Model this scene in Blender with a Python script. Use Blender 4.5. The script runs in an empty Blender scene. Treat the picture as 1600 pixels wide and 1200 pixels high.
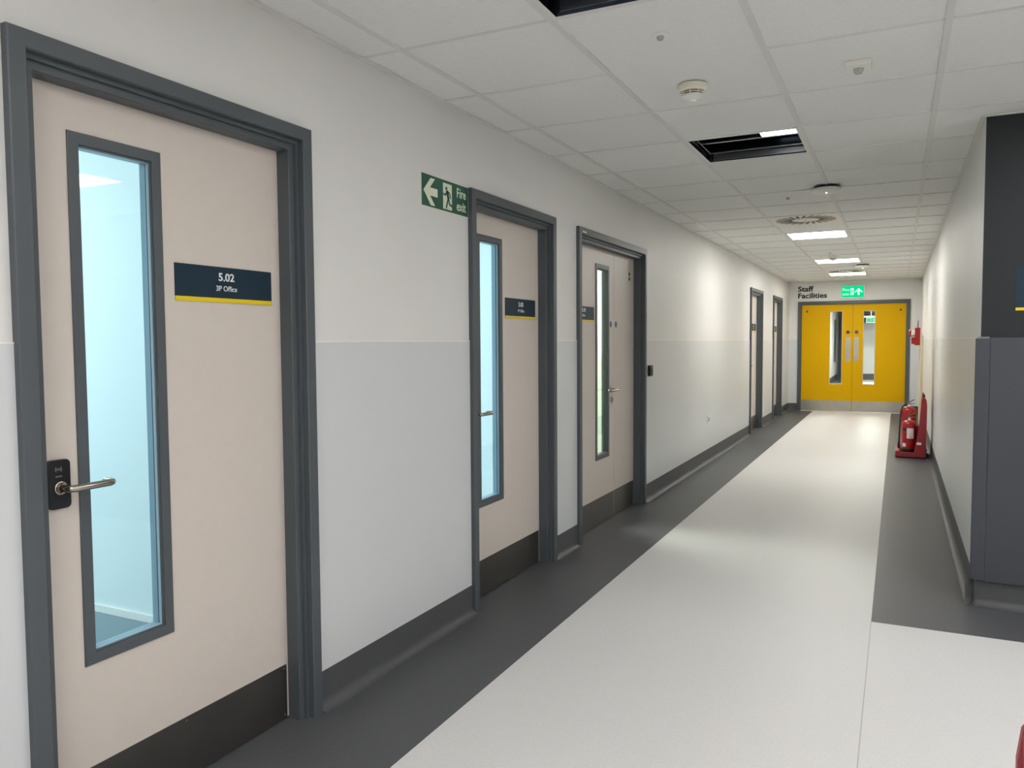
import bpy, bmesh, math, random
from mathutils import Vector, Matrix
random.seed(5)
S = bpy.context.scene
COL = S.collection
PI = math.pi

# ------------------------------------------------------------------ camera
F = 1228.8258; YAW = 0.455891; PITCH = -0.053702; ROLL = -0.006368
CX, CZ = 1.857859, 1.330632
cy_, sy_ = math.cos(YAW), math.sin(YAW)
fw = Vector((-sy_*math.cos(PITCH), cy_*math.cos(PITCH), math.sin(PITCH)))
rt = Vector((cy_, sy_, 0)); up = rt.cross(fw)
r2 = math.cos(ROLL)*rt + math.sin(ROLL)*up
u2 = -math.sin(ROLL)*rt + math.cos(ROLL)*up
cam_d = bpy.data.cameras.new('camera')
cam = bpy.data.objects.new('camera', cam_d); COL.objects.link(cam)
M = Matrix.Identity(4)
for i in range(3):
    M[i][0] = r2[i]; M[i][1] = u2[i]; M[i][2] = -fw[i]
M[0][3], M[1][3], M[2][3] = CX, 0.0, CZ
cam.matrix_world = M
cam_d.sensor_fit = 'HORIZONTAL'; cam_d.sensor_width = 36.0
cam_d.lens = F/1600*36.0
cam_d.clip_start = 0.05; cam_d.clip_end = 200
S.camera = cam

# ------------------------------------------------------------------ world, exposure
W = bpy.data.worlds.new('world'); S.world = W; W.use_nodes = True
W.node_tree.nodes['Background'].inputs[0].default_value = (0.55, 0.75, 0.95, 1)
W.node_tree.nodes['Background'].inputs[1].default_value = 0.05
S.view_settings.view_transform = 'Standard'
S.view_settings.look = 'None'
S.view_settings.gamma = 1.0
S.view_settings.use_curve_mapping = False
S.view_settings.exposure = 2.0
LAMP_FAR = 9.8        # lit corridor panels
LAMP_NEAR = 7.5       # lobby panels behind the camera
LAMP_OFFICE = 4.0
DAY_OFFICE = 32.5     # watts of daylight through each office window

# ------------------------------------------------------------------ dimensions
H = 2.407; XR = 2.2238; YE = 15.659; YC = 4.50
L1 = 0.194; TS = 0.6; TY = 0.59865; Y0 = 2.488
DADO = 1.333; SK = 0.14
YB = -5.0; XL = 6.2       # lobby extents
FT = 2.066                # top of door frames
FW = 0.08                 # full width of a frame
LEAFX = -0.062
DOORS = {1: (1.140, 2.180), 2: (3.322, 4.358), 3: (4.735, 6.240), 4: (11.33, 12.40), 5: (13.56, 14.62)}

# ------------------------------------------------------------------ materials
def lin(c):
    return tuple(((v/255)/12.92 if v/255 <= 0.04045 else ((v/255+0.055)/1.055)**2.4) for v in c)
def mat(name, rgb, rough=0.5, metal=0.0, noise=0.0, nscale=40, bump=0.0, bscale=200, spec=None, emit=None, es=0.0, coat=0.0):
    m = bpy.data.materials.new(name); m.use_nodes = True
    nt = m.node_tree; b = nt.nodes['Principled BSDF']
    c = lin(rgb)
    b.inputs['Base Color'].default_value = (*c, 1)
    b.inputs['Roughness'].default_value = rough
    b.inputs['Metallic'].default_value = metal
    if spec is not None: b.inputs['Specular IOR Level'].default_value = spec
    if coat: b.inputs['Coat Weight'].default_value = coat; b.inputs['Coat Roughness'].default_value = 0.1
    if emit:
        b.inputs['Emission Color'].default_value = (*lin(emit), 1); b.inputs['Emission Strength'].default_value = es
    if noise or bump:
        tc = nt.nodes.new('ShaderNodeTexCoord')
    if noise:
        n = nt.nodes.new('ShaderNodeTexNoise'); n.inputs['Scale'].default_value = nscale; n.inputs['Detail'].default_value = 5
        nt.links.new(tc.outputs['Object'], n.inputs['Vector'])
        r = nt.nodes.new('ShaderNodeMapRange')
        r.inputs['From Min'].default_value = 0.3; r.inputs['From Max'].default_value = 0.7
        r.inputs['To Min'].default_value = 1-noise; r.inputs['To Max'].default_value = 1+noise
        nt.links.new(n.outputs['Fac'], r.inputs['Value'])
        mx = nt.nodes.new('ShaderNodeVectorMath'); mx.operation = 'SCALE'
        mx.inputs[0].default_value = c
        nt.links.new(r.outputs['Result'], mx.inputs['Scale'])
        nt.links.new(mx.outputs['Vector'], b.inputs['Base Color'])
    if bump:
        n2 = nt.nodes.new('ShaderNodeTexNoise'); n2.inputs['Scale'].default_value = bscale; n2.inputs['Detail'].default_value = 3
        nt.links.new(tc.outputs['Object'], n2.inputs['Vector'])
        bp = nt.nodes.new('ShaderNodeBump'); bp.inputs['Strength'].default_value = bump; bp.inputs['Distance'].default_value = 0.002
        nt.links.new(n2.outputs['Fac'], bp.inputs['Height']); nt.links.new(bp.outputs['Normal'], b.inputs['Normal'])
    return m
def glassmat(name, tint, gloss=0.10):
    m = bpy.data.materials.new(name); m.use_nodes = True; nt = m.node_tree
    for n in list(nt.nodes): nt.nodes.remove(n)
    out = nt.nodes.new('ShaderNodeOutputMaterial'); mx = nt.nodes.new('ShaderNodeMixShader')
    t = nt.nodes.new('ShaderNodeBsdfTransparent'); t.inputs[0].default_value = (*tint, 1)
    g = nt.nodes.new('ShaderNodeBsdfGlossy'); g.inputs['Roughness'].default_value = 0.02
    lw = nt.nodes.new('ShaderNodeLayerWeight'); lw.inputs[0].default_value = 0.5
    pw = nt.nodes.new('ShaderNodeMath'); pw.operation = 'POWER'; pw.inputs[1].default_value = 5.0
    ma = nt.nodes.new('ShaderNodeMath'); ma.operation = 'MULTIPLY_ADD'; ma.inputs[1].default_value = 0.7; ma.inputs[2].default_value = 0.03
    nt.links.new(lw.outputs['Facing'], pw.inputs[0]); nt.links.new(pw.outputs[0], ma.inputs[0])
    nt.links.new(ma.outputs[0], mx.inputs[0]); nt.links.new(t.outputs[0], mx.inputs[1]); nt.links.new(g.outputs[0], mx.inputs[2])
    nt.links.new(mx.outputs[0], out.inputs[0])
    return m
m_wall = mat('wall_paint', (222, 221, 218), 0.5, noise=0.012, nscale=3, bump=0.08, bscale=350)
m_clad = mat('wall_cladding_sheet', (208, 211, 212), 0.34, noise=0.01, nscale=2)
m_seal = mat('white_sealant', (238, 236, 228), 0.3)
m_ceil = mat('ceiling_tile', (236, 236, 233), 0.85, noise=0.02, nscale=60, bump=0.15, bscale=500)
m_grid = mat('ceiling_grid', (222, 222, 218), 0.45)
m_frame = mat('door_frame_paint', (78, 84, 88), 0.45)
m_leaf = mat('door_leaf_laminate', (208, 199, 190), 0.42, noise=0.012, nscale=25)
m_leafedge = mat('door_leaf_lipping', (196, 184, 164), 0.5)
m_yellow = mat('yellow_laminate', (214, 166, 0), 0.55, spec=0.12, noise=0.01, nscale=12)
m_steel = mat('brushed_steel', (186, 182, 172), 0.36, metal=0.95, noise=0.05, nscale=8)
m_kick = mat('kick_plate_steel', (114, 112, 108), 0.33, metal=0.9, noise=0.05, nscale=6)
m_lever = mat('satin_steel', (176, 168, 158), 0.24, metal=1.0)
m_black = mat('black_plastic', (16, 18, 22), 0.35)
m_navy = mat('sign_navy', (28, 48, 62), 0.5, spec=0.25)
m_signyel = mat('sign_yellow', (228, 200, 10), 0.4)
m_text = mat('sign_text_white', (236, 238, 238), 0.5)
m_textb = mat('sign_text_black', (18, 18, 20), 0.5)
m_green = mat('sign_green', (12, 84, 62), 0.4)
m_photolum = mat('sign_pale', (226, 232, 208), 0.5)
m_floor_l = mat('floor_vinyl_pale', (208, 207, 205), 0.45, noise=0.035, nscale=90, spec=0.18)
m_floor_d = mat('floor_vinyl_dark', (82, 83, 85), 0.45, noise=0.05, nscale=60, spec=0.25)
m_seam = mat('floor_weld', (168, 166, 158), 0.4)
m_skirt = mat('skirting_vinyl', (80, 81, 83), 0.5, noise=0.03, nscale=50, spec=0.3)
m_darkwall = mat('dark_grey_paint', (36, 40, 42), 0.6, spec=0.3, noise=0.01, nscale=4)
m_darkclad = mat('dark_grey_cladding', (68, 71, 77), 0.5, spec=0.3, noise=0.012, nscale=6)
m_dev = mat('device_white', (236, 234, 226), 0.4)
m_devcream = mat('device_cream', (235, 231, 212), 0.4)
m_devgrey = mat('device_lens_grey', (176, 178, 178), 0.25)
m_lum_body = mat('luminaire_mirror_dark', (34, 40, 50), 0.14, metal=0.9)
m_strip = mat('luminaire_strip', (120, 124, 128), 0.3, metal=0.9)
m_lum_trim = mat('luminaire_bright_trim', (200, 202, 204), 0.2, metal=0.8)
m_lum_frame = mat('luminaire_white_frame', (225, 225, 220), 0.4)
def emis(name, rgb, st):
    m = bpy.data.materials.new(name); m.use_nodes = True; nt = m.node_tree
    for n in list(nt.nodes): nt.nodes.remove(n)
    o = nt.nodes.new('ShaderNodeOutputMaterial'); e = nt.nodes.new('ShaderNodeEmission')
    e.inputs[0].default_value = (*rgb, 1); e.inputs[1].default_value = st
    nt.links.new(e.outputs[0], o.inputs[0]); return m
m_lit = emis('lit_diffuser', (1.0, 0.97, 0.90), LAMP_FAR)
m_litnear = emis('lit_diffuser_lobby', (1.0, 0.985, 0.985), LAMP_NEAR)
m_litoff = emis('lit_diffuser_office', (0.9, 1.0, 1.0), LAMP_OFFICE)
m_litbeyond = emis('lit_diffuser_beyond', (1.0, 0.98, 0.95), 42.0)
m_led = emis('status_led', (1, 1, 0.95), 8)
m_exitg = emis('lit_sign_green', (0.0, 0.75, 0.26), 0.26)
m_exitw = emis('lit_sign_white', (0.6, 1.0, 0.85), 0.34)
m_glass = glassmat('door_glass', (0.86, 0.91, 0.93))
m_glass3 = glassmat('door_glass_plain', (0.86, 0.90, 0.87))
m_room = mat('office_wall_paint', (226, 236, 234), 0.7)
m_roomfloor = mat('office_floor_vinyl', (120, 140, 146), 0.6)
m_bead = mat('glazing_bead', (150, 178, 192), 0.35)
m_gasket = mat('glazing_gasket', (14, 20, 30), 0.5)
m_red = mat('extinguisher_red', (158, 8, 14), 0.28, coat=0.3)
m_redplast = mat('stand_red_plastic', (146, 44, 50), 0.42, noise=0.05, nscale=30)
m_cream = mat('board_cream', (222, 204, 168), 0.6)
m_label = mat('label_pale', (228, 220, 218), 0.5)
m_blue = mat('disc_blue', (28, 58, 132), 0.4)
m_handle = mat('extinguisher_handle_steel', (128, 112, 100), 0.35, metal=0.8)
m_discl = mat('disc_lettering_grey', (120, 134, 160), 0.5)
m_brown = mat('handle_dark', (60, 46, 40), 0.4)

# ------------------------------------------------------------------ helpers
def wloc(o):
    v = Vector((0, 0, 0))
    while o is not None:
        v += Vector(o.location); o = o.parent
    return v
def obj(name, bm, m, parent=None, origin=None, smooth=False, bevel=0.0):
    """one mesh object; bm is in world coordinates"""
    bmesh.ops.remove_doubles(bm, verts=bm.verts, dist=1e-6)
    bmesh.ops.recalc_face_normals(bm, faces=bm.faces)
    off = wloc(parent) if parent is not None else (Vector(origin) if origin is not None else None)
    if off is None:
        xs = [v.co for v in bm.verts]
        off = Vector(((min(c.x for c in xs)+max(c.x for c in xs))/2, (min(c.y for c in xs)+max(c.y for c in xs))/2, min(c.z for c in xs)))
    bmesh.ops.translate(bm, verts=bm.verts, vec=-off)
    me = bpy.data.meshes.new(name); bm.to_mesh(me); bm.free()
    for k in (m if isinstance(m, (list, tuple)) else [m]): me.materials.append(k)
    if smooth:
        for p in me.polygons: p.use_smooth = True
        me.set_sharp_from_angle(angle=math.radians(38))
    o = bpy.data.objects.new(name, me); COL.objects.link(o)
    if parent is not None: o.parent = parent
    else: o.location = off
    if bevel:
        b = o.modifiers.new('bevel', 'BEVEL'); b.width = bevel; b.segments = 2; b.limit_method = 'ANGLE'
    return o
def tag(o, label, cat, group=None, kind=None):
    o['label'] = label; o['category'] = cat
    if group: o['group'] = group
    if kind: o['kind'] = kind
    return o
def struct(o, label=None, cat=None):
    o['kind'] = 'structure'
    if label: o['label'] = label
    if cat: o['category'] = cat
    return o
def thing(name, loc, label, cat, group=None):
    o = bpy.data.objects.new(name, None); COL.objects.link(o); o.location = loc
    o.empty_display_size = 0.05
    return tag(o, label, cat, group)
def dup(root, loc, label=None, rotz=0.0):
    r = root.copy(); COL.objects.link(r); r.location = loc; r.rotation_euler = (0, 0, rotz)
    if label: r['label'] = label
    def rec(src, dst):
        for ch in list(src.children):
            c = ch.copy(); COL.objects.link(c); c.parent = dst
            rec(ch, c)
    rec(root, r)
    return r
def box(bm, x0, x1, y0, y1, z0, z1, mi=0):
    v = [bm.verts.new((x, y, z)) for x in (x0, x1) for y in (y0, y1) for z in (z0, z1)]
    for f in ((0, 1, 3, 2), (4, 6, 7, 5), (0, 4, 5, 1), (2, 3, 7, 6), (0, 2, 6, 4), (1, 5, 7, 3)):
        fa = bm.faces.new([v[i] for i in f]); fa.material_index = mi
def B(*a):
    bm = bmesh.new(); box(bm, *a); return bm
def BS(*boxes):
    bm = bmesh.new()
    for b in boxes: box(bm, *b)
    return bm
def quad(bm, pts, mi=0):
    f = bm.faces.new([bm.verts.new(p) for p in pts]); f.material_index = mi; return f
def lathe(bm, prof, c, axis='z', n=32, mi=0):
    """prof: list of (r, t) along axis from c"""
    rings = []
    for r, t in prof:
        ring = []
        if r < 1e-6:
            p = {'z': (0, 0, t), 'x': (t, 0, 0), 'y': (0, t, 0)}[axis]
            ring = [bm.verts.new((c[0]+p[0], c[1]+p[1], c[2]+p[2]))]
        else:
            for i in range(n):
                a = 2*PI*i/n; u, w = r*math.cos(a), r*math.sin(a)
                p = {'z': (u, w, t), 'x': (t, u, w), 'y': (u, t, w)}[axis]
                ring.append(bm.verts.new((c[0]+p[0], c[1]+p[1], c[2]+p[2])))
        rings.append(ring)
    for a, b in zip(rings, rings[1:]):
        for i in range(n):
            j = (i+1) % n
            if len(a) == 1 and len(b) == 1: continue
            if len(a) == 1: f = bm.faces.new((a[0], b[i], b[j]))
            elif len(b) == 1: f = bm.faces.new((a[i], a[j], b[0]))
            else: f = bm.faces.new((a[i], a[j], b[j], b[i]))
            f.material_index = mi
    for ring in (rings[0], rings[-1]):
        if len(ring) > 1:
            f = bm.faces.new(ring); f.material_index = mi
    return bm
def tube(bm, pts, r, n=12, mi=0):
    pts = [Vector(p) for p in pts]; rings = []
    prev = None
    for i, p in enumerate(pts):
        t = (pts[min(i+1, len(pts)-1)]-pts[max(i-1, 0)]).normalized()
        if prev is None:
            a = Vector((0, 0, 1)) if abs(t.z) < 0.9 else Vector((1, 0, 0))
            u = t.cross(a).normalized()
        else:
            u = (prev - t*prev.dot(t)).normalized()
        prev = u; w = t.cross(u)
        rr = r[i] if isinstance(r, (list, tuple)) else r
        rings.append([bm.verts.new(p+rr*(math.cos(2*PI*k/n)*u+math.sin(2*PI*k/n)*w)) for k in range(n)])
    for a, b in zip(rings, rings[1:]):
        for k in range(n):
            f = bm.faces.new((a[k], a[(k+1) % n], b[(k+1) % n], b[k])); f.material_index = mi
    bm.faces.new(rings[0]); bm.faces.new(rings[-1])
    return bm
def arc(c, r, a0, a1, n, plane):
    out = []
    for i in range(n+1):
        a = a0+(a1-a0)*i/n; u, w = r*math.cos(a), r*math.sin(a)
        out.append({'xy': (c[0]+u, c[1]+w, c[2]), 'xz': (c[0]+u, c[1], c[2]+w), 'yz': (c[0], c[1]+u, c[2]+w)}[plane])
    return out
def prism(bm, pts, d, mi=0):
    """pts: planar polygon of 3D points, extruded by vector d"""
    a = [bm.verts.new(p) for p in pts]; d = Vector(d)
    b = [bm.verts.new(Vector(p)+d) for p in pts]
    n = len(a)
    f = bm.faces.new(a); f.material_index = mi
    f = bm.faces.new(list(reversed(b))); f.material_index = mi
    for i in range(n):
        f = bm.faces.new((a[i], b[i], b[(i+1) % n], a[(i+1) % n])); f.material_index = mi
    return bm
# signs live on planes: P(h, v, d) -> world, h to the reader's right, v up, d towards the reader
def plane_x0(x):      # left wall, seen from +x: reader's right is +y
    return lambda h, v, d=0.0: Vector((x+d, h, v))
def plane_y(y):       # end wall, seen from -y: reader's right is +x
    return lambda h, v, d=0.0: Vector((h, y-d, v))
def pshape(P, poly, d0, d1, bm=None):
    bm = bm or bmesh.new()
    a = [P(h, v, d0) for h, v in poly]
    prism(bm, a, P(0, 0, d1)-P(0, 0, d0)); return bm
def text_bm(P, txt, h, v, size, d0, depth=0.0008, align='CENTER', bold=0.0, sx=1.0):
    cu = bpy.data.curves.new('t', 'FONT'); cu.body = txt; cu.size = size; cu.align_x = align
    cu.offset = bold; cu.extrude = 0.0; cu.resolution_u = 4
    o = bpy.data.objects.new('t', cu); COL.objects.link(o)
    bpy.context.view_layer.update()
    dg = bpy.context.evaluated_depsgraph_get()
    me = bpy.data.meshes.new_from_object(o.evaluated_get(dg))
    bm = bmesh.new(); bm.from_mesh(me)
    r = bmesh.ops.extrude_face_region(bm, geom=list(bm.faces))
    for e in r['geom']:
        if isinstance(e, bmesh.types.BMVert): e.co.z += depth
    for vt in bm.verts:
        x, y, z = vt.co; vt.co = P(h+x*sx, v+y, d0+z)
    bpy.data.objects.remove(o); bpy.data.curves.remove(cu); bpy.data.meshes.remove(me)
    return bm
def rrect(h0, h1, v0, v1, r, n=5):
    out = []
    for cx, cy, a in ((h1-r, v1-r, 0), (h0+r, v1-r, PI/2), (h0+r, v0+r, PI), (h1-r, v0+r, 3*PI/2)):
        for i in range(n+1):
            t = a+PI/2*i/n; out.append((cx+r*math.cos(t), cy+r*math.sin(t)))
    return out
def disc(P, h, v, r, d0, d1, bm=None, n=28):
    return pshape(P, [(h+r*math.cos(2*PI*i/n), v+r*math.sin(2*PI*i/n)) for i in range(n)], d0, d1, bm)

# ------------------------------------------------------------------ floor
XB0, XB1 = 0.453, 1.768; YBAND = 4.018
bm = bmesh.new()
def fl(x0, x1, y0, y1, mi):
    quad(bm, [(x0, y0, 0), (x1, y0, 0), (x1, y1, 0), (x0, y1, 0)], mi)
fl(-0.15, XB0, YB, YE, 1)
fl(XB0, XB1, YB, YE-0.02, 0); fl(XB0, XB1, YE-0.02, YE, 1)
fl(XB1, XL, YB, YBAND, 0)
fl(XB1, XR, YBAND, YE, 1); fl(XR, XL, YBAND, YC, 1)
r = bmesh.ops.extrude_face_region(bm, geom=list(bm.faces))
for e in r['geom']:
    if isinstance(e, bmesh.types.BMVert): e.co.z -= 0.1
floor = struct(obj('floor', bm, [m_floor_l, m_floor_d], origin=(0, 0, 0)), 'pale speckled vinyl floor with dark grey border bands along the corridor', 'floor')
obj('weld_seam', B(XB1-0.002, XB1+0.002, YB, YBAND, 0.0, 0.0006), m_seam, floor)

# ------------------------------------------------------------------ left wall
bm = bmesh.new()
segs = []; y = YB
for k in sorted(DOORS):
    a, b = DOORS[k]; segs.append((y, a+0.02)); y = b-0.02
segs.append((y, YE+0.15))
for a, b in segs: box(bm, -0.15, 0, a, b, 0, H+0.1)
for k, (a, b) in DOORS.items(): box(bm, -0.15, 0, a+0.02, b-0.02, FT-0.02, H+0.1)
wall_left = struct(obj('wall_left', bm, m_wall, origin=(0, 0, 0)), 'long white corridor wall with five grey framed doors, on the left', 'wall')
bm = bmesh.new(); bs = bmesh.new()
csegs = []; y = YB
for k in sorted(DOORS):
    a, b = DOORS[k]; csegs.append((y, a)); y = b
csegs.append((y, YE))
for a, b in csegs:
    box(bm, 0, 0.003, a, b, SK-0.01, DADO); box(bs, 0, 0.0045, a, b, DADO, DADO+0.004)
obj('wall_cladding', bm, m_clad, wall_left); obj('sealant_bead', bs, m_seal, wall_left)

def cove_profile(R=0.038, t=0.005, h=SK):
    """(out, z): coved vinyl skirting"""
    p = [(0, 0), (R+0.004, 0), (R+0.004, 0.0012)]
    for i in range(1, 8):
        a = -PI/2 - PI/2*i/7
        p.append((t+R+R*math.cos(a)-0.0, R+0.001+R*math.sin(a)))
    p += [(t, h), (0, h)]
    return p
def cove(bm, fn, a, b):
    """fn(out, z, s) -> point"""
    pr = cove_profile()
    A = [bm.verts.new(fn(o, z, a)) for o, z in pr]; Bv = [bm.verts.new(fn(o, z, b)) for o, z in pr]
    n = len(pr)
    for i in range(n): bm.faces.new((A[i], A[(i+1) % n], Bv[(i+1) % n], Bv[i]))
    bm.faces.new(A); bm.faces.new(Bv)
bm = bmesh.new()
for a, b in csegs: cove(bm, lambda o, z, s: (o, s, z), a, b)
struct(obj('baseboard_left', bm, m_skirt, origin=(0, 0, 0), smooth=True), 'dark grey coved skirting between the doors of the left wall', 'skirting')

# ------------------------------------------------------------------ right wall, lobby walls
bm = B(XR, XR+0.15, YC, YE+0.15, 0, H+0.1)
wall_right = struct(obj('wall_right', bm, m_wall), 'white corridor wall behind the fire point, on the right', 'wall')
obj('wall_cladding', B(XR-0.003, XR, YC+0.0, YE, SK-0.01, DADO), m_clad, wall_right)
obj('sealant_bead', B(XR-0.0045, XR, YC, YE, DADO, DADO+0.004), m_seal, wall_right)
bm = bmesh.new()
cove(bm, lambda o, z, s: (XR-o, s, z), YC-0.040, YE)
struct(obj('baseboard_right', bm, m_skirt, origin=(XR, YC, 0), smooth=True), 'dark grey coved skirting below the right corridor wall', 'skirting')
wall_lobby = struct(obj('wall_lobby', B(XR+0.15, XL+0.15, YC, YC+0.15, 0, H+0.1), m_darkwall), 'dark grey painted wall facing the lobby beside the corridor mouth', 'wall')
obj('painted_end', B(XR+0.001, XR+0.15, YC-0.002, YC, DADO, H), m_darkwall, wall_lobby)
obj('cladding_panel', BS((XR+0.040, XL, YC-0.020, YC, 0.125, DADO+0.002)), m_darkclad, wall_lobby, bevel=0.002)
guard = bmesh.new()
box(guard, XR-0.022, XR+0.0395, YC-0.022, YC-0.002, 0.130, DADO)
obj('corner_guard', guard, m_darkclad, wall_lobby, bevel=0.0025)
obj('guard_cap', B(XR-0.012, XR+0.036, YC-0.014, YC, DADO, DADO+0.007), mat('guard_cap_grey', (130, 132, 132), 0.4), wall_lobby)
bm = bmesh.new()
cove(bm, lambda o, z, s: (s, YC-o, z), XR-0.040, XL)
struct(obj('baseboard_lobby', bm, m_skirt, origin=(XR, YC, 0), smooth=True), 'dark grey coved skirting below the dark lobby wall', 'skirting')
struct(obj('wall_east', B(XL, XL+0.15, YB-0.15, YC, 0, H+0.1), m_wall), 'white lobby wall on the far right, outside the view', 'wall')
struct(obj('wall_back', B(-0.15, XL, YB-0.15, YB, 0, H+0.1), m_wall), 'white wall behind the camera', 'wall')

# ------------------------------------------------------------------ end wall (opening for the yellow doors)
EX0, EX1, EH = 0.168, 2.050, 2.042
bm = BS((0, EX0+0.02, YE, YE+0.15, 0, H+0.1), (EX1-0.02, XR, YE, YE+0.15, 0, H+0.1), (EX0+0.02, EX1-0.02, YE, YE+0.15, EH-0.02, H+0.1))
wall_end = struct(obj('wall_end', bm, m_wall, origin=(0, YE, 0)), 'white end wall around the yellow double doors', 'wall')
obj('wall_cladding', BS((0, EX0, YE-0.003, YE, SK-0.01, DADO), (EX1, XR, YE-0.003, YE, SK-0.01, DADO)), m_clad, wall_end)
bm = bmesh.new()
cove(bm, lambda o, z, s: (s, YE-o, z), 0.0, EX0); cove(bm, lambda o, z, s: (s, YE-o, z), EX1, XR)
struct(obj('baseboard_end', bm, m_skirt, origin=(0, YE, 0), smooth=True), 'short dark skirting either side of the yellow doors', 'skirting')

# ------------------------------------------------------------------ ceiling
def rowy(k): return Y0+TY*k
def colx(j): return L1+TS*j
LUM = [(1, -1, 'dark'), (1, 3, 'dark'), (1, 10, 'lit'), (1, 15, 'lit'), (1, 19, 'lit')]
LOBLUM = [(4, 1, 'near'), (1, -5, 'near'), (4, -3, 'near'), (4, -7, 'near'), (8, 1, 'near'), (8, -3, 'near'), (8, -8, 'near'), (1, -9, 'near')]
holes = {(j, k) for j, k, _ in LUM+LOBLUM}
nogrid = {(1, 1)}        # rows 0-1 in this column are one long tile
bm = bmesh.new()
def inside(x0, x1, y0, y1):
    out = []
    xm = XR if y1 > YC+1e-6 else XL
    return x0, min(x1, xm), y0, y1
rows = range(-13, 23); ncol = 10
ZT = H+0.004
def cell(x0, x1, y0, y1):
    if x1-x0 < 0.005 or y1-y0 < 0.005: return
    box(bm, x0, x1, y0, y1, ZT, ZT+0.015)
for k in rows:
    ya, yb = max(YB, rowy(k)), min(YE, rowy(k+1))
    parts = [(ya, yb)]
    if ya < YC < yb: parts = [(ya, YC), (YC, yb)]
    for (p, q_) in parts:
        xm = XR if p >= YC-1e-6 else XL
        for j in range(-1, ncol+1):
            if (j, k) in holes: continue
            cell(max(0, colx(j)), min(xm, colx(j+1)), p, q_)
ceiling = struct(obj('ceiling', bm, m_ceil, origin=(0, 0, H)), 'suspended ceiling of square white lay-in tiles', 'ceiling')
bm = bmesh.new()
GZ0, GZ1 = H-0.0015, H+0.006
for j in range(0, ncol+1):
    x = colx(j)
    y1 = YE if x < XR else YC
    if x < XL: box(bm, x-0.012, x+0.012, YB, y1, GZ0, GZ1)
for k in range(-12, 23):
    y = rowy(k)
    if y > YE-0.02: continue
    xm = XR if y > YC else XL
    xs = [0.0]+[colx(j) for j in range(0, ncol+1) if colx(j) < xm]+[xm]
    for a, b in zip(xs, xs[1:]):
        if k == 1 and abs(a-colx(1)) < 1e-6: continue
        box(bm, a+0.012, b-0.012, y-0.006, y+0.006, GZ0+0.0012, GZ1)
obj('ceiling_grid', bm, m_grid, ceiling)
bm = BS((0, 0.022, YB, YE, H-0.003, H+0.002), (XR-0.022, XR, YC-0.022, YE, H-0.003, H+0.002),
        (XR, XL, YC-0.022, YC, H-0.003, H+0.002), (0.022, XR-0.022, YE-0.022, YE, H-0.003, H+0.002))
obj('edge_trim', bm, m_grid, ceiling)
struct(obj('ceiling_void', BS((-0.15, XR+0.15, YC, YE+0.15, H+0.35, H+0.4), (-0.15, XL+0.15, YB-0.15, YC, H+0.35, H+0.4)), m_black, origin=(0, 0, H+0.35)), 'dark slab above the suspended ceiling, out of sight', 'ceiling')

# luminaires
def lum_lit(j, k, m, label, group=None):
    x0, x1, y0, y1 = colx(j)+0.012, colx(j+1)-0.012, rowy(k)+0.006, rowy(k+1)-0.006
    t = thing('ceiling_light', ((x0+x1)/2, (y0+y1)/2, H), label, 'ceiling light', group)
    obj('frame', BS((x0, x1, y0, y0+0.02, H, H+0.03), (x0, x1, y1-0.02, y1, H, H+0.03),
                    (x0, x0+0.02, y0+0.02, y1-0.02, H, H+0.03), (x1-0.02, x1, y0+0.02, y1-0.02, H, H+0.03)), m_lum_frame, t)
    obj('diffuser', B(x0+0.02, x1-0.02, y0+0.02, y1-0.06, H+0.004, H+0.012), m, t)
    obj('reflector', B(x0+0.02, x1-0.02, y1-0.06, y1-0.02, H+0.004, H+0.012), m_lum_frame, t)
    return t
def lum_dark(j, k, label):
    x0, x1, y0, y1 = colx(j)+0.012, colx(j+1)-0.012, rowy(k)+0.006, rowy(k+1)-0.006
    t = thing('ceiling_light', ((x0+x1)/2, (y0+y1)/2, H), label, 'ceiling light')
    e = 0.013
    obj('frame', BS((x0, x1, y0, y0+e, H-0.001, H+0.02), (x0, x1, y1-e, y1, H-0.001, H+0.02),
                    (x0, x0+e, y0+e, y1-e, H-0.001, H+0.02), (x1-e, x1, y0+e, y1-e, H-0.001, H+0.02)), m_lum_frame, t)
    D = 0.11
    b = bmesh.new()   # recessed tray: four sloping sides and a back
    a = [(x0+e, y0+e), (x1-e, y0+e), (x1-e, y1-e), (x0+e, y1-e)]
    c = [(x0+0.03, y0+0.03), (x1-0.03, y0+0.03), (x1-0.03, y1-0.06), (x0+0.03, y1-0.06)]
    va = [b.verts.new((*p, H+0.0)) for p in a]; vc = [b.verts.new((*p, H+D)) for p in c]
    for i in range(4): b.faces.new((va[i], va[(i+1) % 4], vc[(i+1) % 4], vc[i]))
    b.faces.new(vc)
    o = obj('reflector_tray', b, m_lum_body, t)
    mo = o.modifiers.new('s', 'SOLIDIFY'); mo.thickness = 0.002; mo.offset = 1
    for yy, zz in ((y0+0.30, H+0.05), (y1-0.10, H+0.035)):
        obj('louvre_blade', B(x0+0.02, x1-0.012, yy, yy+0.006, zz, zz+0.05), m_lum_body, t)
        obj('blade_edge', B(x0+0.02, x1-0.012, yy-0.001, yy+0.007, zz-0.005, zz), m_lum_trim, t)
    obj('reflector_strip', B(x0+0.04, x1-0.02, y1-0.045, y1-0.04, H+0.002, H+0.05), m_strip, t)
    obj('side_edge', B(x0+0.03, x0+0.034, y0+0.02, y1-0.10, H+0.03, H+0.034), m_lum_trim, t)
    obj('reflection_glow', B(x1-0.20, x1-0.012, y0+0.012, y0+0.17, H+0.018, H+0.026), m_lit, t)  # added glowing patch, imitates a bright reflection inside the unlit tray
    return t
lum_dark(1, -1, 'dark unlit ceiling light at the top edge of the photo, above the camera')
lum_dark(1, 3, 'dark recessed ceiling light with one bright corner, beyond the smoke detector')
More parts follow.
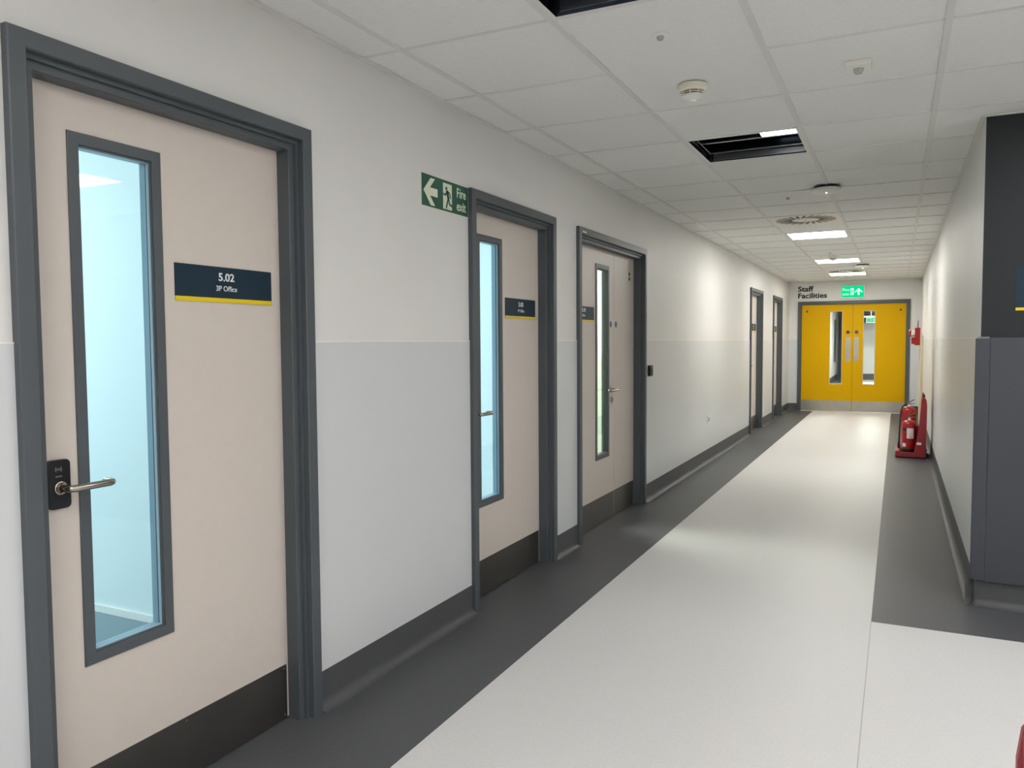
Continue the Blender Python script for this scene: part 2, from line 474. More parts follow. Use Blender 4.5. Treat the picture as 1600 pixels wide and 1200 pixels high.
lum_lit(1, 10, m_lit, 'lit square ceiling light nearest the camera, just past the swirl vent')
lum_lit(1, 15, m_lit, 'lit ceiling light partly hidden by the far detector, second of the lit row')
lum_lit(1, 19, m_lit, 'lit ceiling light nearest the yellow doors')
for j, k, _ in LOBLUM:
    lum_lit(j, k, m_litnear, 'lit lobby ceiling light behind or beside the camera', 'lobby ceiling lights outside the photo')

# ceiling devices
def smoke(x, y, label, s=1.0):
    t = thing('smoke_detector', (x, y, H-0.0015), label, 'smoke detector')
    z = H-0.0015
    b = lathe(bmesh.new(), [(0, 0), (0.052*s, 0), (0.054*s, -0.004), (0.054*s, -0.020*s), (0.048*s, -0.026*s), (0, -0.026*s)], (x, y, z)); obj('base', b, m_devcream, t, smooth=True)
    b = lathe(bmesh.new(), [(0, -0.024*s), (0.036*s, -0.024*s), (0.036*s, -0.040*s), (0, -0.040*s)], (x, y, z)); obj('sensor_mesh', b, m_black, t, smooth=True)
    for i in range(8):
        b = bmesh.new()
        a = 2*PI*i/8; cx, cy = x+0.042*s*math.cos(a), y+0.042*s*math.sin(a)
        tube(b, [(cx, cy, z-0.022*s), (cx-0.004*s*math.cos(a), cy-0.004*s*math.sin(a), z-0.042*s)], 0.0026*s, 6)
        obj('rib', b, m_devcream, t)
    b = lathe(bmesh.new(), [(0, -0.030*s), (0.040*s, -0.030*s), (0.041*s, -0.033*s), (0, -0.033*s)], (x, y, z)); obj('collar', b, m_devcream, t, smooth=True)
    b = lathe(bmesh.new(), [(0, -0.038*s), (0.040*s, -0.038*s), (0.039*s, -0.045*s), (0.026*s, -0.053*s), (0.016*s, -0.056*s), (0.013*s, -0.064*s), (0, -0.066*s)], (x, y, z)); obj('cap', b, m_dev, t, smooth=True)
    return t
smoke(1.062, 3.37, 'cream smoke detector on the long ceiling tile before the dark light', 1.12)
smoke(1.085, 11.0, 'small smoke detector in front of the second lit ceiling light')
def pirdome(x, y, label, s=1.0):
    t = thing('occupancy_sensor', (x, y, H-0.0015), label, 'sensor'); z = H+0.0038
    b = lathe(bmesh.new(), [(0, 0.004), (0.030*s, 0.004), (0.034*s, 0), (0.034*s, -0.003), (0.020*s, -0.005), (0, -0.005)], (x, y, z)); obj('bezel', b, m_dev, t, smooth=True)
    b = lathe(bmesh.new(), [(0.0, -0.003), (0.013*s, -0.003), (0.013*s, -0.010*s), (0.010*s, -0.016*s), (0, -0.018*s)], (x, y, z)); obj('lens', b, m_devgrey, t, smooth=True)
    return t
pirdome(1.083, 2.79, 'small round ceiling sensor nearest the camera, before the smoke detector')
pirdome(1.09, 6.33, 'tiny round ceiling sensor between the dark light and the swirl vent')
pirdome(1.085, 10.55, 'tiny round ceiling sensor just before the far smoke detector')
t = thing('motion_sensor', (1.70, 3.43, H-0.0015), 'square white motion sensor with a grey lens, right of the smoke detector', 'sensor')
obj('housing', B(1.652, 1.748, 3.372, 3.468, H-0.016, H+0.0038), m_dev, t, bevel=0.004)
obj('lens', lathe(bmesh.new(), [(0, -0.002), (0.019, -0.002), (0.019, -0.010), (0.014, -0.022), (0, -0.025)], (1.700, 3.42, H-0.014)), m_devgrey, t, smooth=True)
obj('lens_ring', lathe(bmesh.new(), [(0, 0.002), (0.023, 0.002), (0.023, -0.004), (0, -0.004)], (1.700, 3.42, H-0.014)), m_dev, t, smooth=True)
def access_point(x, y, label):
    t = thing('access_point', (x, y, H), label, 'wireless access point'); z = H-0.0015
    obj('bracket', lathe(bmesh.new(), [(0, 0), (0.085, 0), (0.085, -0.014), (0, -0.014)], (x, y, z)), m_black, t, smooth=True)
    obj('shell', lathe(bmesh.new(), [(0, -0.014), (0.094, -0.014), (0.102, -0.020), (0.103, -0.032), (0.092, -0.042), (0.06, -0.047), (0, -0.048)], (x, y, z), n=48), m_dev, t, smooth=True)
    obj('status_light', lathe(bmesh.new(), [(0, 0), (0.004, 0), (0.003, -0.002), (0, -0.003)], (x, y-0.03, z-0.0478), n=12), m_led, t)
    return t
access_point(1.39, 6.00, 'round white access point on the grid line before the swirl vent')
access_point(1.385, 12.45, 'far round access point above the second lit light, with a dark underside rim')
def vent(j, k, label):
    x0, x1, y0, y1 = colx(j)+0.012, colx(j+1)-0.012, rowy(k)+0.006, rowy(k+1)-0.006
    cx, cy = (x0+x1)/2, (y0+y1)/2
    t = thing('swirl_vent', (cx, cy, H), label, 'ceiling vent')
    obj('face_plate', B(x0, x1, y0, y1, H-0.001, H+0.0038), m_dev, t)
    for i in range(24):
        a = 2*PI*i/24
        d = Vector((math.cos(a+0.25), math.sin(a+0.25), 0)); n = Vector((-d.y, d.x, 0))
        c = Vector((cx+0.185*math.cos(a), cy+0.185*math.sin(a), H-0.0022))
        b = bmesh.new(); hw = 0.013
        prism(b, [c-d*0.07-n*hw, c+d*0.07-n*hw, c+d*0.07+n*hw, c-d*0.07+n*hw], (0, 0, 0.0014))
        obj('vent_slot', b, m_black, t)
    obj('screw', lathe(bmesh.new(), [(0, 0), (0.008, 0), (0.006, -0.002), (0, -0.0025)], (cx, cy, H-0.001), n=12), m_lum_trim, t)
    return t
vent(1, 8, 'square ceiling vent with a swirl of black slots, before the lit lights')
vent(1, 18, 'distant swirl vent just before the last lit ceiling light')

# ------------------------------------------------------------------ doors in the left wall
def sweep_frame(P, a, b, top, prof, z0=0.0):
    """P(h, v, d) ; prof list of (inset, out) closed"""
    bm = bmesh.new(); rows_ = []
    for s, o in prof:
        rows_.append([bm.verts.new(P(h, v, o)) for h, v in ((a+s, z0), (a+s, top-s), (b-s, top-s), (b-s, z0))])
    n = len(rows_)
    for i in range(n):
        p, q_ = rows_[i], rows_[(i+1) % n]
        for k in range(3): bm.faces.new((p[k], p[k+1], q_[k+1], q_[k]))
    bm.faces.new([r_[0] for r_ in rows_]); bm.faces.new([r_[3] for r_ in rows_])
    return bm
def ring_frame(P, h0, h1, v0, v1, prof):
    bm = bmesh.new(); rows_ = []
    for s, o in prof:
        rows_.append([bm.verts.new(P(h, v, o)) for h, v in ((h0+s, v0+s), (h0+s, v1-s), (h1-s, v1-s), (h1-s, v0+s))])
    n = len(rows_)
    for i in range(n):
        p, q_ = rows_[i], rows_[(i+1) % n]
        for k in range(4): bm.faces.new((p[k], p[(k+1) % 4], q_[(k+1) % 4], q_[k]))
    return bm
FP = [(0.02, -0.15), (0.02, 0.0), (0.0, 0.0), (0.0, 0.021), (0.003, 0.024), (0.042, 0.024), (0.045, 0.021), (0.045, 0.0),
      (0.058, 0.0), (0.058, -0.012), (0.078, -0.012), (0.080, -0.015), (0.080, -0.064), (0.068, -0.064), (0.068, -0.15)]
P0 = plane_x0(0.0)
def leaf_boxes(x0, x1, a, b, z0, z1, hole):
    h0, h1, v0, v1 = hole
    return BS((x0, x1, a, h0, z0, z1), (x0, x1, h1, b, z0, z1), (x0, x1, h0, h1, z0, v0), (x0, x1, h0, h1, v1, z1))
VZ0, VZ1 = 0.475, 1.880
def vision(parent, P, h0, h1, glass, bead=m_bead, t=0.044):
    vp = obj('vision_panel_frame', ring_frame(P, h0, h1, VZ0, VZ1, [(0, 0.0), (0, 0.004), (0.0015, 0.0055), (0.030, 0.0055), (0.031, 0.004), (0.031, -0.006), (0.034, -0.006), (0.034, 0.0)]), m_frame, parent)
    obj('glazing_bead', ring_frame(P, h0+0.031, h1-0.031, VZ0+0.031, VZ1-0.031, [(0, -0.006), (0.006, -0.008), (0.006, -0.014), (0, -0.014)]), bead, vp)
    obj('gasket', ring_frame(P, h0+0.031, h1-0.031, VZ0+0.031, VZ1-0.031, [(0, -0.0145), (0.004, -0.0145), (0.004, -0.020), (0, -0.020)]), m_gasket, vp)
    obj('rear_bead', ring_frame(P, h0+0.031, h1-0.031, VZ0+0.031, VZ1-0.031, [(0, -0.0205), (0.003, -0.0205), (0.003, -t), (0, -t)]), bead, vp)
    q = P(h0+0.033, VZ0+0.033, -0.018); w = P(h1-0.033, VZ1-0.033, -0.015)
    lo = [min(q[i], w[i]) for i in range(3)]; hi = [max(q[i], w[i]) for i in range(3)]
    obj('glass_pane', B(lo[0], hi[0], lo[1], hi[1], lo[2], hi[2]), glass, vp)
    return vp
def lever(parent, y, z, sgn, x=LEAFX, rose=True):
    """D-shaped tube lever, pointing sgn along y and returning to the door"""
    R = 0.016; xo = x+0.058; L = 0.122*sgn
    pts = [(x+0.004, y, z), (xo-R, y, z)]
    pts += [(xo-R+R*math.sin(a), y+sgn*(R-R*math.cos(a)), z) for a in [PI/2*i/6 for i in range(1, 7)]]
    pts += [(xo, y+L-sgn*R*0.9, z)]
    pts += [(xo-R+R*math.cos(a), y+L-sgn*R+sgn*R*math.sin(a)+0, z) for a in [PI/2*i/6 for i in range(1, 7)]]
    pts += [(x+0.022, y+L, z)]
    h = obj('lever_handle', tube(bmesh.new(), pts, 0.0095, 16), m_lever, parent, smooth=True)
    if rose:
        b = lathe(bmesh.new(), [(0, 0), (0.0265, 0), (0.0265, 0.007), (0.022, 0.009), (0, 0.009)], (x, y, z), 'x'); obj('rose', b, m_lever, h, smooth=True)
    return h
def kick(parent, x, a, b, z0=0.0082, z1=0.198):
    k = obj('kick_plate', B(x, x+0.0015, a, b, z0, z1), m_kick, parent)
    bb = bmesh.new()
    for yy in (a+0.012, (a+b)/2, b-0.012):
        for zz in (z0+0.012, z1-0.012): lathe(bb, [(0, 0), (0.0035, 0), (0.0025, 0.001), (0, 0.0012)], (x+0.0015, yy, zz), 'x', 10)
    obj('screws', bb, m_lever, k); return k
def fire_disc(parent, P, h, v, r=0.024, m=m_blue):
    d = obj('fire_door_disc', disc(P, h, v, r, 0, 0.0012), m, parent)
    b = bmesh.new(); n = 28
    for w0, w1 in ((r*0.9, r*0.8),):
        pts = []
        for i in range(n):
            a0, a1 = 2*PI*i/n, 2*PI*(i+1)/n
            quad(b, [P(h+w0*math.cos(a0), v+w0*math.sin(a0), 0.0016), P(h+w0*math.cos(a1), v+w0*math.sin(a1), 0.0016), P(h+w1*math.cos(a1), v+w1*math.sin(a1), 0.0016), P(h+w1*math.cos(a0), v+w1*math.sin(a0), 0.0016)])
    for dv in (-0.35, 0.0, 0.35):
        w = r*(0.45 if dv else 0.6)
        quad(b, [P(h-w, v+dv*r-0.0015, 0.0016), P(h+w, v+dv*r-0.0015, 0.0016), P(h+w, v+dv*r+0.0015, 0.0016), P(h-w, v+dv*r+0.0015, 0.0016)])
    obj('disc_lettering', b, m_discl, d); return d
def door_sign(P, h0, h1, v0, v1, num, sub, label, s=1.0):
    c = P((h0+h1)/2, v0, 0)
    t = thing('door_sign', c, label, 'sign')
    st = 0.0135
    obj('sign_plate', pshape(P, [(h0, v0+st), (h1, v0+st), (h1, v1), (h0, v1)], 0.0, 0.004), m_navy, t)
    obj('yellow_strip', pshape(P, [(h0, v0), (h1, v0), (h1, v0+st), (h0, v0+st)], 0.0, 0.0045), m_signyel, t)
    hc = (h0+h1)/2-0.001
    if num: obj('lettering', text_bm(P, num, hc, v0+0.068, 0.0345*s, 0.0042, bold=0.0008, sx=1.12), m_text, t)
    if sub: obj('lettering', text_bm(P, sub, hc, v0+0.036, 0.0235*s, 0.0042, bold=0.0002), m_text, t)
    return t
PL = plane_x0(LEAFX)
door_labels = {1: 'beige office door 5.02 with tall glazed panel and black lock, nearest on the left',
               2: 'beige office door 5.03 beside the green fire exit sign',
               3: 'beige leaf-and-a-half door with blue discs, beside the wall reader',
               4: 'far beige door in a grey frame, past the long blank wall',
               5: 'farthest beige door on the left, next to the end wall'}
doors = {}
for k, (a, b) in DOORS.items():
    d = bpy.data.objects.new('door_%d' % k, None); COL.objects.link(d); d.location = (0, (a+b)/2, 0); d['kind'] = 'structure'
    d['label'] = door_labels[k]; d['category'] = 'door'; doors[k] = d
    obj('door_frame', sweep_frame(P0, a, b, FT, FP), m_frame, d)
    oa, ob, ot = a+0.0705, b-0.0705, FT-0.0705
    x0, x1 = LEAFX-0.044, LEAFX
    x0 -= 0.003; x1 -= 0.003
    PLk = plane_x0(x1)
    if k in (1, 2, 4, 5):
        h0, h1 = a+0.195, a+0.480
        lf = obj('door_leaf', leaf_boxes(x0, x1, oa, ob, 0.008, ot, (h0+0.01, h1-0.01, VZ0+0.01, VZ1-0.01)), m_leaf, d)
        vision(lf, PLk, h0, h1, m_glass if k < 3 else m_glass3)
        kick(lf, x1, a+0.083, b-0.088)
        ly, lz = a+0.136, 0.966
        if k in (1, 2):
            lp = obj('lock_plate', pshape(PLk, rrect(ly-0.031, ly+0.030, 0.912, 1.038, 0.012), 0, 0.014), m_black, lf, bevel=0.002)
            bb = bmesh.new()
            for r_ in (0.0045, 0.0085):
                for s in (0, PI):
                    tube(bb, [PLk(ly-0.003+r_*math.cos(s+t_), 1.014+r_*math.sin(s+t_), 0.0144) for t_ in [(-0.8+1.6*i/8) for i in range(9)]], 0.0005, 5)
            disc(PLk, ly-0.003, 1.014, 0.0016, 0.0138, 0.0146, bb, 12)
            obj('reader_symbol', bb, m_devgrey, lp)
            obj('lettering', text_bm(PLk, 'SALTO', ly-0.003, 0.994, 0.0055, 0.0141, 0.0003), m_devgrey, lp)
            hd = lever(lf, ly, lz, 1, x1, rose=False)
            obj('rose', lathe(bmesh.new(), [(0, 0.0), (0.017, 0.0), (0.017, 0.004), (0.0145, 0.005), (0.0115, 0.003), (0, 0.003)], (x1+0.0142, ly, lz), 'x'), m_lever, hd, smooth=True)
        else:
            lever(lf, ly, lz, 1, x1)
    else:
        ym = 5.672
        h0, h1 = a+0.530, a+0.817
        lf = obj('door_leaf', leaf_boxes(x0, x1, oa, ym-0.0015, 0.008, ot, (h0+0.01, h1-0.01, VZ0+0.01, VZ1-0.01)), m_leaf, d)
        vision(lf, PLk, h0, h1, m_glass3, m_frame)
        kick(lf, x1, a+0.083, ym-0.006)
        lever(lf, 5.610, 0.968, -1, x1)
        es = obj('keyhole_escutcheon', lathe(bmesh.new(), [(0, 0), (0.0265, 0), (0.0265, 0.006), (0.022, 0.008), (0, 0.008)], (x1, 5.612, 0.893), 'x'), m_lever, lf, smooth=True)
        obj('keyhole', pshape(PLk, rrect(5.609, 5.615, 0.882, 0.906, 0.0028), 0.008, 0.0088), m_black, es)
        fire_disc(lf, PLk, 5.597, 1.456)
        lf2 = obj('door_leaf', B(x0, x1, ym+0.0015, ob, 0.008, ot), m_leaf, d)
        kick(lf2, x1, ym+0.006, b-0.088)
        fire_disc(lf2, PLk, 5.716, 1.456)
        for dz in (-0.019, 0.019): obj('indicator_stud', disc(PLk, 6.045, 1.840+dz, 0.014, 0, 0.003), m_textb, lf2)
        obj('frame_label', BS((0.024, 0.0245, a+0.058, a+0.085, FT-0.034, FT-0.024), (0.024, 0.0245, a+0.092, a+0.118, FT-0.034, FT-0.024)), m_text, d)
Pk = plane_x0(LEAFX-0.003)
door_sign(Pk, 1.660, 2.057, 1.460, 1.571, '5.02', '3P Office', 'navy sign reading 5.02 3P Office on the nearest beige door')
door_sign(Pk, 3.840, 4.229, 1.460, 1.571, '5.03', '1P Office', 'navy sign reading 5.03 1P Office on the second beige door')
door_sign(Pk, 4.830, 5.228, 1.464, 1.568, '5.10', 'Store', 'navy and yellow sign half hidden by the frame of the double-leaf beige door')
door_sign(Pk, DOORS[4][0]+0.52, DOORS[4][0]+0.915, 1.46, 1.571, '5.11', 'Office', 'navy sign on the far door past the blank wall')
door_sign(Pk, DOORS[5][0]+0.52, DOORS[5][0]+0.915, 1.46, 1.571, '5.12', 'Office', 'navy sign on the farthest left door, next to the end wall')
door_sign(plane_y(YC), 2.366, 2.766, 1.466, 1.673, '', '', 'navy and yellow sign cut off by the right edge, on the dark wall')

# ------------------------------------------------------------------ rooms behind the glazed doors
def room(n, y0, y1, x0, zc, label, day=True, lamp=True, tint=None, lampx=None, lm=None, dm=1.0):
    wm = m_room
    rm = bpy.data.objects.new('room_shell_%d' % n, None)
    e = 0.05
    w = BS((x0-0.1, -0.15, y0-e, y0, 0, zc+e), (x0-0.1, -0.15, y1, y1+e, 0, zc+e))
    o = struct(obj('wall_room_%d' % n, w, wm if not tint else tint, origin=(x0, y0, 0)), label+', seen through the glass', 'wall')
    if day:
        fr = BS((x0-0.1, x0, y0, y1, 0, 0.9), (x0-0.1, x0, y0, y1, 2.2, zc+e), (x0-0.1, x0, y0, y0+0.2, 0.9, 2.2), (x0-0.1, x0, y1-0.2, y1, 0.9, 2.2))
        obj('window_wall', fr, wm, o)
        obj('window_frame', BS((x0-0.06, x0-0.02, y0+0.2, y1-0.2, 0.9, 0.94), (x0-0.06, x0-0.02, y0+0.2, y1-0.2, 2.16, 2.2), (x0-0.06, x0-0.02, y0+0.2, y0+0.24, 0.94, 2.16), (x0-0.06, x0-0.02, y1-0.24, y1-0.2, 0.94, 2.16)), m_frame, o)
        L = bpy.data.lights.new('office_daylight', 'AREA'); L.shape = 'RECTANGLE'; L.size = y1-y0-0.5; L.size_y = 1.2
        L.energy = DAY_OFFICE*dm; L.color = (0.80, 0.91, 1.0)
        lo = bpy.data.objects.new('office_daylight', L); COL.objects.link(lo)
        lo.location = (x0-0.12, (y0+y1)/2, 1.55); lo.rotation_euler = (0, -PI/2, 0)
    else:
        obj('rear_wall', B(x0-0.1, x0, y0, y1, 0, zc+e), wm if not tint else tint, o)
    struct(obj('floor_room_%d' % n, B(x0-0.1, -0.15, y0-e, y1+e, -0.05, 0), m_roomfloor), 'blue-grey vinyl floor of the room, seen through the glass', 'floor')
    struct(obj('ceiling_room_%d' % n, B(x0-0.1, -0.15, y0-e, y1+e, zc, zc+e), wm), 'white ceiling of the room, seen through the glass', 'ceiling')
    bb = bmesh.new(); box(bb, x0, -0.15, y1-0.012, y1, 0, 0.035)
    obj('skirting', bb, m_seal, o, smooth=True)
    if lamp:
        lx = lampx if lampx is not None else x0/2
        t = thing('ceiling_light', (lx, (y0+y1)/2, zc), 'lit ceiling panel in '+label.replace('white walls of ', ''), 'ceiling light')
        ym_ = (y0+y1)/2
        obj('diffuser', B(lx-0.28, lx+0.28, ym_-0.28, ym_+0.28, zc-0.012, zc-0.001), lm or m_litoff, t)
        obj('frame', BS((lx-0.30, lx+0.30, ym_-0.30, ym_-0.28, zc-0.014, zc), (lx-0.30, lx+0.30, ym_+0.28, ym_+0.30, zc-0.014, zc),
                        (lx-0.30, lx-0.28, ym_-0.28, ym_+0.28, zc-0.014, zc), (lx+0.28, lx+0.30, ym_-0.28, ym_+0.28, zc-0.014, zc)), m_lum_frame, t)
    return o
room(1, 0.2, 2.56, -4.2, 2.5, 'white walls of the nearest office', lampx=-2.0)
room(2, 2.66, 4.58, -4.2, 2.5, 'white walls of the second office beside the fire exit sign', lampx=-2.4, dm=1.35)
room(3, 4.68, 6.7, -1.8, 2.5, 'white walls of the store behind the double-leaf door', day=False, tint=mat('store_wall_paint', (206, 214, 200), 0.6), lm=emis('lit_diffuser_store', (1, 1, 0.95), 22.0))
for k in (4, 5):
    a, b = DOORS[k]
    room(k, a-0.2, b+0.3, -1.5, 2.5, 'white walls of the room behind '+('the far door past the blank wall' if k == 4 else 'the farthest left door'), day=False)

# ------------------------------------------------------------------ yellow double doors
d6 = bpy.data.objects.new('door_6', None); COL.objects.link(d6); d6.location = ((EX0+EX1)/2, YE, 0); d6['kind'] = 'structure'
d6['label'] = 'yellow double doors with steel kick plates at the corridor end'; d6['category'] = 'door'
PE = plane_y(YE)
FE = [(0.02, -0.15), (0.02, 0.0), (0.0, 0.0), (0.0, 0.02), (0.052, 0.02), (0.052, 0.0), (0.066, 0.0), (0.066, -0.020), (0.055, -0.020), (0.055, -0.15)]
obj('door_frame', sweep_frame(PE, EX0, EX1, EH, FE), m_frame, d6)
PF = plane_y(YE+0.022)
def yleaf(a, b, hole, push, disc_h, stud_h):
    h0, h1, v0, v1 = hole
    y0, y1 = YE+0.022, YE+0.066
    lf = obj('door_leaf', BS((a, h0, y0, y1, 0.008, EH-0.058), (h1, b, y0, y1, 0.008, EH-0.058), (h0, h1, y0, y1, 0.008, v0), (h0, h1, y0, y1, v1, EH-0.058)), m_yellow, d6)
    fr = obj('vision_panel_frame', ring_frame(PF, h0-0.006, h1+0.006, v0-0.006, v1+0.006, [(0, 0), (0, 0.003), (0.006, 0.003), (0.010, -0.010), (0.010, -0.030), (0.005, -0.030), (0.005, 0)]), m_leafedge, lf)
    obj('glass_pane', B(h0+0.003, h1-0.003, YE+0.040, YE+0.046, v0+0.003, v1-0.003), m_glass3, fr)
    ka, kb = (a+0.012, b-0.004) if a < 1 else (a+0.004, b-0.012)
    obj('kick_plate', B(ka, kb, YE+0.0205, YE+0.022, 0.0082, 0.205), m_steel, lf)
    obj('push_plate', pshape(PF, rrect(*push, 0.004), 0, 0.002), m_steel, lf)
    fire_disc(lf, PF, disc_h, 1.466, 0.033, m_textb)
    obj('indicator_stud', disc(PF, stud_h, 1.856, 0.018, 0, 0.004), m_brown, lf)
yleaf(EX0+0.056, 1.1085, (0.728, 0.932, 0.515, 1.846), (0.995, 1.077, 0.928, 1.373), 1.033, 0.325)
yleaf(1.1135, EX1-0.056, (1.293, 1.484, 0.515, 1.846), (1.139, 1.217, 0.928, 1.373), 1.178, 1.895)

obj('meeting_seal', B(1.1087, 1.1133, YE+0.024, YE+0.060, 0.008, EH-0.060), m_brown, d6)

# lettering over the doors, lit exit sign
t = thing('wall_lettering', PE(0.41, 2.10, 0), 'black lettering Staff Facilities on the white end wall, above the yellow doors', 'lettering')
obj('lettering', text_bm(PE, 'Staff', 0.158, 2.232, 0.132, 0.0005, 0.002, align='LEFT', bold=0.0035, sx=1.17), m_textb, t)
obj('lettering', text_bm(PE, 'Facilities', 0.158, 2.108, 0.132, 0.0005, 0.002, align='LEFT', bold=0.0035, sx=1.14), m_textb, t)

def running_man(P, h, v, s, d0, d1, mirror=1):
    """man in a doorway: returns bm of limbs"""
    bm = bmesh.new(); m = mirror
    def limb(pts, w):
        for (ax, ay), (bx_, by) in zip(pts, pts[1:]):
            dx, dy = bx_-ax, by-ay; L = math.hypot(dx, dy); nx, ny = -dy/L*w/2, dx/L*w/2
            ex, ey = dx/L*w*0.25, dy/L*w*0.25
            poly = [(ax-ex+nx, ay-ey+ny), (ax-ex-nx, ay-ey-ny), (bx_+ex-nx, by+ey-ny), (bx_+ex+nx, by+ey+ny)]
            pshape(P, [(h+m*s*p[0], v+s*p[1]) for p in poly], d0, d1, bm)
    disc(P, h+m*s*(-0.10), v+s*0.80, 0.075*s, d0, d1, bm, 16)
    limb([(-0.04, 0.68), (0.06, 0.42)], 0.17)
    limb([(-0.06, 0.66), (-0.20, 0.52), (-0.34, 0.56)], 0.07)
    limb([(0.00, 0.70), (0.18, 0.62), (0.24, 0.46)], 0.07)
    limb([(0.04, 0.40), (-0.04, 0.22), (-0.12, 0.02)], 0.09)
    limb([(0.08, 0.42), (0.16, 0.20), (0.36, 0.14)], 0.09)
    return bm
SK_ = 0.412/0.434
PS = lambda h, v, d=0.0: Vector((d, 2.908+(h-2.908)*SK_, v))
t = thing('fire_exit_sign', PS(3.125, 1.925, 0), 'green Fire exit sign with arrow and running man on the left wall', 'sign')
obj('sign_border', pshape(PS, [(2.908, 1.922), (3.342, 1.922), (3.342, 2.066), (2.908, 2.066)], 0, 0.0022), m_photolum, t)
obj('sign_plate', pshape(PS, [(2.911, 1.925), (3.3385, 1.925), (3.3385, 2.063), (2.911, 2.063)], 0.0022, 0.003), m_green, t)
def arrow_left(h, v, s):
    return [(h, v), (h+0.52*s, v+0.5*s), (h+0.84*s, v+0.5*s), (h+0.47*s, v+0.15*s), (h+1.03*s, v+0.15*s), (h+1.03*s, v-0.15*s), (h+0.47*s, v-0.15*s), (h+0.84*s, v-0.5*s), (h+0.52*s, v-0.5*s)]
ar = arrow_left(2.926, 1.992, 0.118)
obj('arrow', pshape(PS, ar, 0.003, 0.0036), m_photolum, t)
obj('doorway_symbol', pshape(PS, [(3.098, 1.934), (3.180, 1.934), (3.180, 2.050), (3.098, 2.050)], 0.003, 0.0034), m_photolum, t)
obj('running_figure', running_man(PS, 3.139, 1.938, 0.112, 0.0034, 0.0042), m_green, t)
obj('lettering', text_bm(PS, 'Fire', 3.225, 2.004, 0.061, 0.0031, 0.0005, align='LEFT', bold=0.0012, sx=0.98), m_photolum, t)
obj('lettering', text_bm(PS, 'exit', 3.225, 1.944, 0.061, 0.0031, 0.0005, align='LEFT', bold=0.0012, sx=0.98), m_photolum, t)

def lit_exit(P, h0, h1, v0, v1, label, flip=False, depth=0.05):
    t = thing('exit_sign', P((h0+h1)/2, v0, 0), label, 'sign')
    obj('housing', pshape(P, rrect(h0-0.008, h1+0.008, v0-0.012, v1+0.010, 0.01), 0.001, depth), m_dev, t)
    obj('lit_panel', pshape(P, [(h0, v0), (h1, v0), (h1, v1), (h0, v1)], depth, depth+0.003), m_exitg, t)
    w = h1-h0; hh = v1-v0; d = depth+0.003
    obj('doorway_symbol', pshape(P, [(h0+0.40*w, v0+0.2*hh), (h0+0.55*w, v0+0.2*hh), (h0+0.55*w, v0+0.8*hh), (h0+0.40*w, v0+0.8*hh)], d, d+0.001), m_exitw, t)
    obj('running_figure', running_man(P, h0+0.475*w, v0+0.22*hh, 0.55*hh, d+0.001, d+0.002, -1), m_exitg, t)
    c, vv = h0+0.77*w, v0+0.5*hh; s = hh*0.62
    up_ = [(c, vv+0.5*s), (c-0.5*s, vv), (c-0.5*s, vv-0.18*s), (c-0.13*s, vv+0.10*s), (c-0.13*s, vv-0.5*s), (c+0.13*s, vv-0.5*s), (c+0.13*s, vv+0.10*s), (c+0.5*s, vv-0.18*s), (c+0.5*s, vv)]
    obj('arrow', pshape(P, up_, d, d+0.001), m_exitw, t)
    obj('lettering', text_bm(P, 'Fire', h0+0.04*w, v0+0.56*hh, 0.36*hh, d, 0.001, align='LEFT'), m_exitw, t)
    obj('lettering', text_bm(P, 'exit', h0+0.04*w, v0+0.18*hh, 0.36*hh, d, 0.001, align='LEFT'), m_exitw, t)
    return t
lit_exit(PE, 0.918, 1.290, 2.098, 2.302, 'lit green Fire exit sign above the yellow double doors')

# ------------------------------------------------------------------ corridor beyond the yellow doors
Y2 = 28.5
struct(obj('floor_beyond', B(-0.15, XR+0.15, YE, 31.0, -0.1, 0), m_floor_l), 'pale floor beyond the yellow doors', 'floor')
w2 = struct(obj('wall_beyond', BS((-0.15, 0, YE+0.15, 30.9, 0, H+0.1), (XR, XR+0.15, YE+0.15, Y2+0.1, 0, H+0.1), (0.5, XR, Y2, Y2+0.1, 0, H+0.1), (0.5, 0.6, Y2+0.1, 31.0, 0, H+0.1), (-0.15, 0.6, 30.9, 31.0, 0, H+0.1)), m_wall, origin=(0, YE, 0)), 'white corridor walls seen through the yellow doors glass', 'wall')
obj('skirting', BS((0.0, 0.01, YE+0.15, 29.2, 0, 0.15), (0.5, XR, Y2-0.01, Y2, 0, 0.2)), m_skirt, w2)
obj('bulkhead', B(0.5, XR, 27.4, 27.6, 1.86, H), m_darkwall, w2)
obj('bulkhead_trim', B(0.5, XR, 27.38, 27.4, 2.02, 2.08), m_dev, w2)
obj('floor_border', B(0.0, 0.45, YE+0.15, 30.9, 0, 0.001), m_floor_d, w2)
d7 = bpy.data.objects.new('door_7', None); COL.objects.link(d7); d7.location = (0.2, 29.3, 0); d7['kind'] = 'structure'
d7['label'] = 'dark grey door frame seen through the left glass of the yellow doors'; d7['category'] = 'door'
obj('door_frame', BS((0.0, 0.42, 29.7, 29.8, 0, H),), m_frame, d7)
obj('side_window', BS((0.0, 0.02, 27.5, 28.2, 0.6, 1.98)), m_frame, w2)
struct(obj('ceiling_beyond', B(-0.15, XR+0.15, YE+0.15, 31.0, H, H+0.05), mat('shaded_ceiling', (120, 124, 126), 0.8)), 'grey ceiling beyond the yellow doors', 'ceiling')
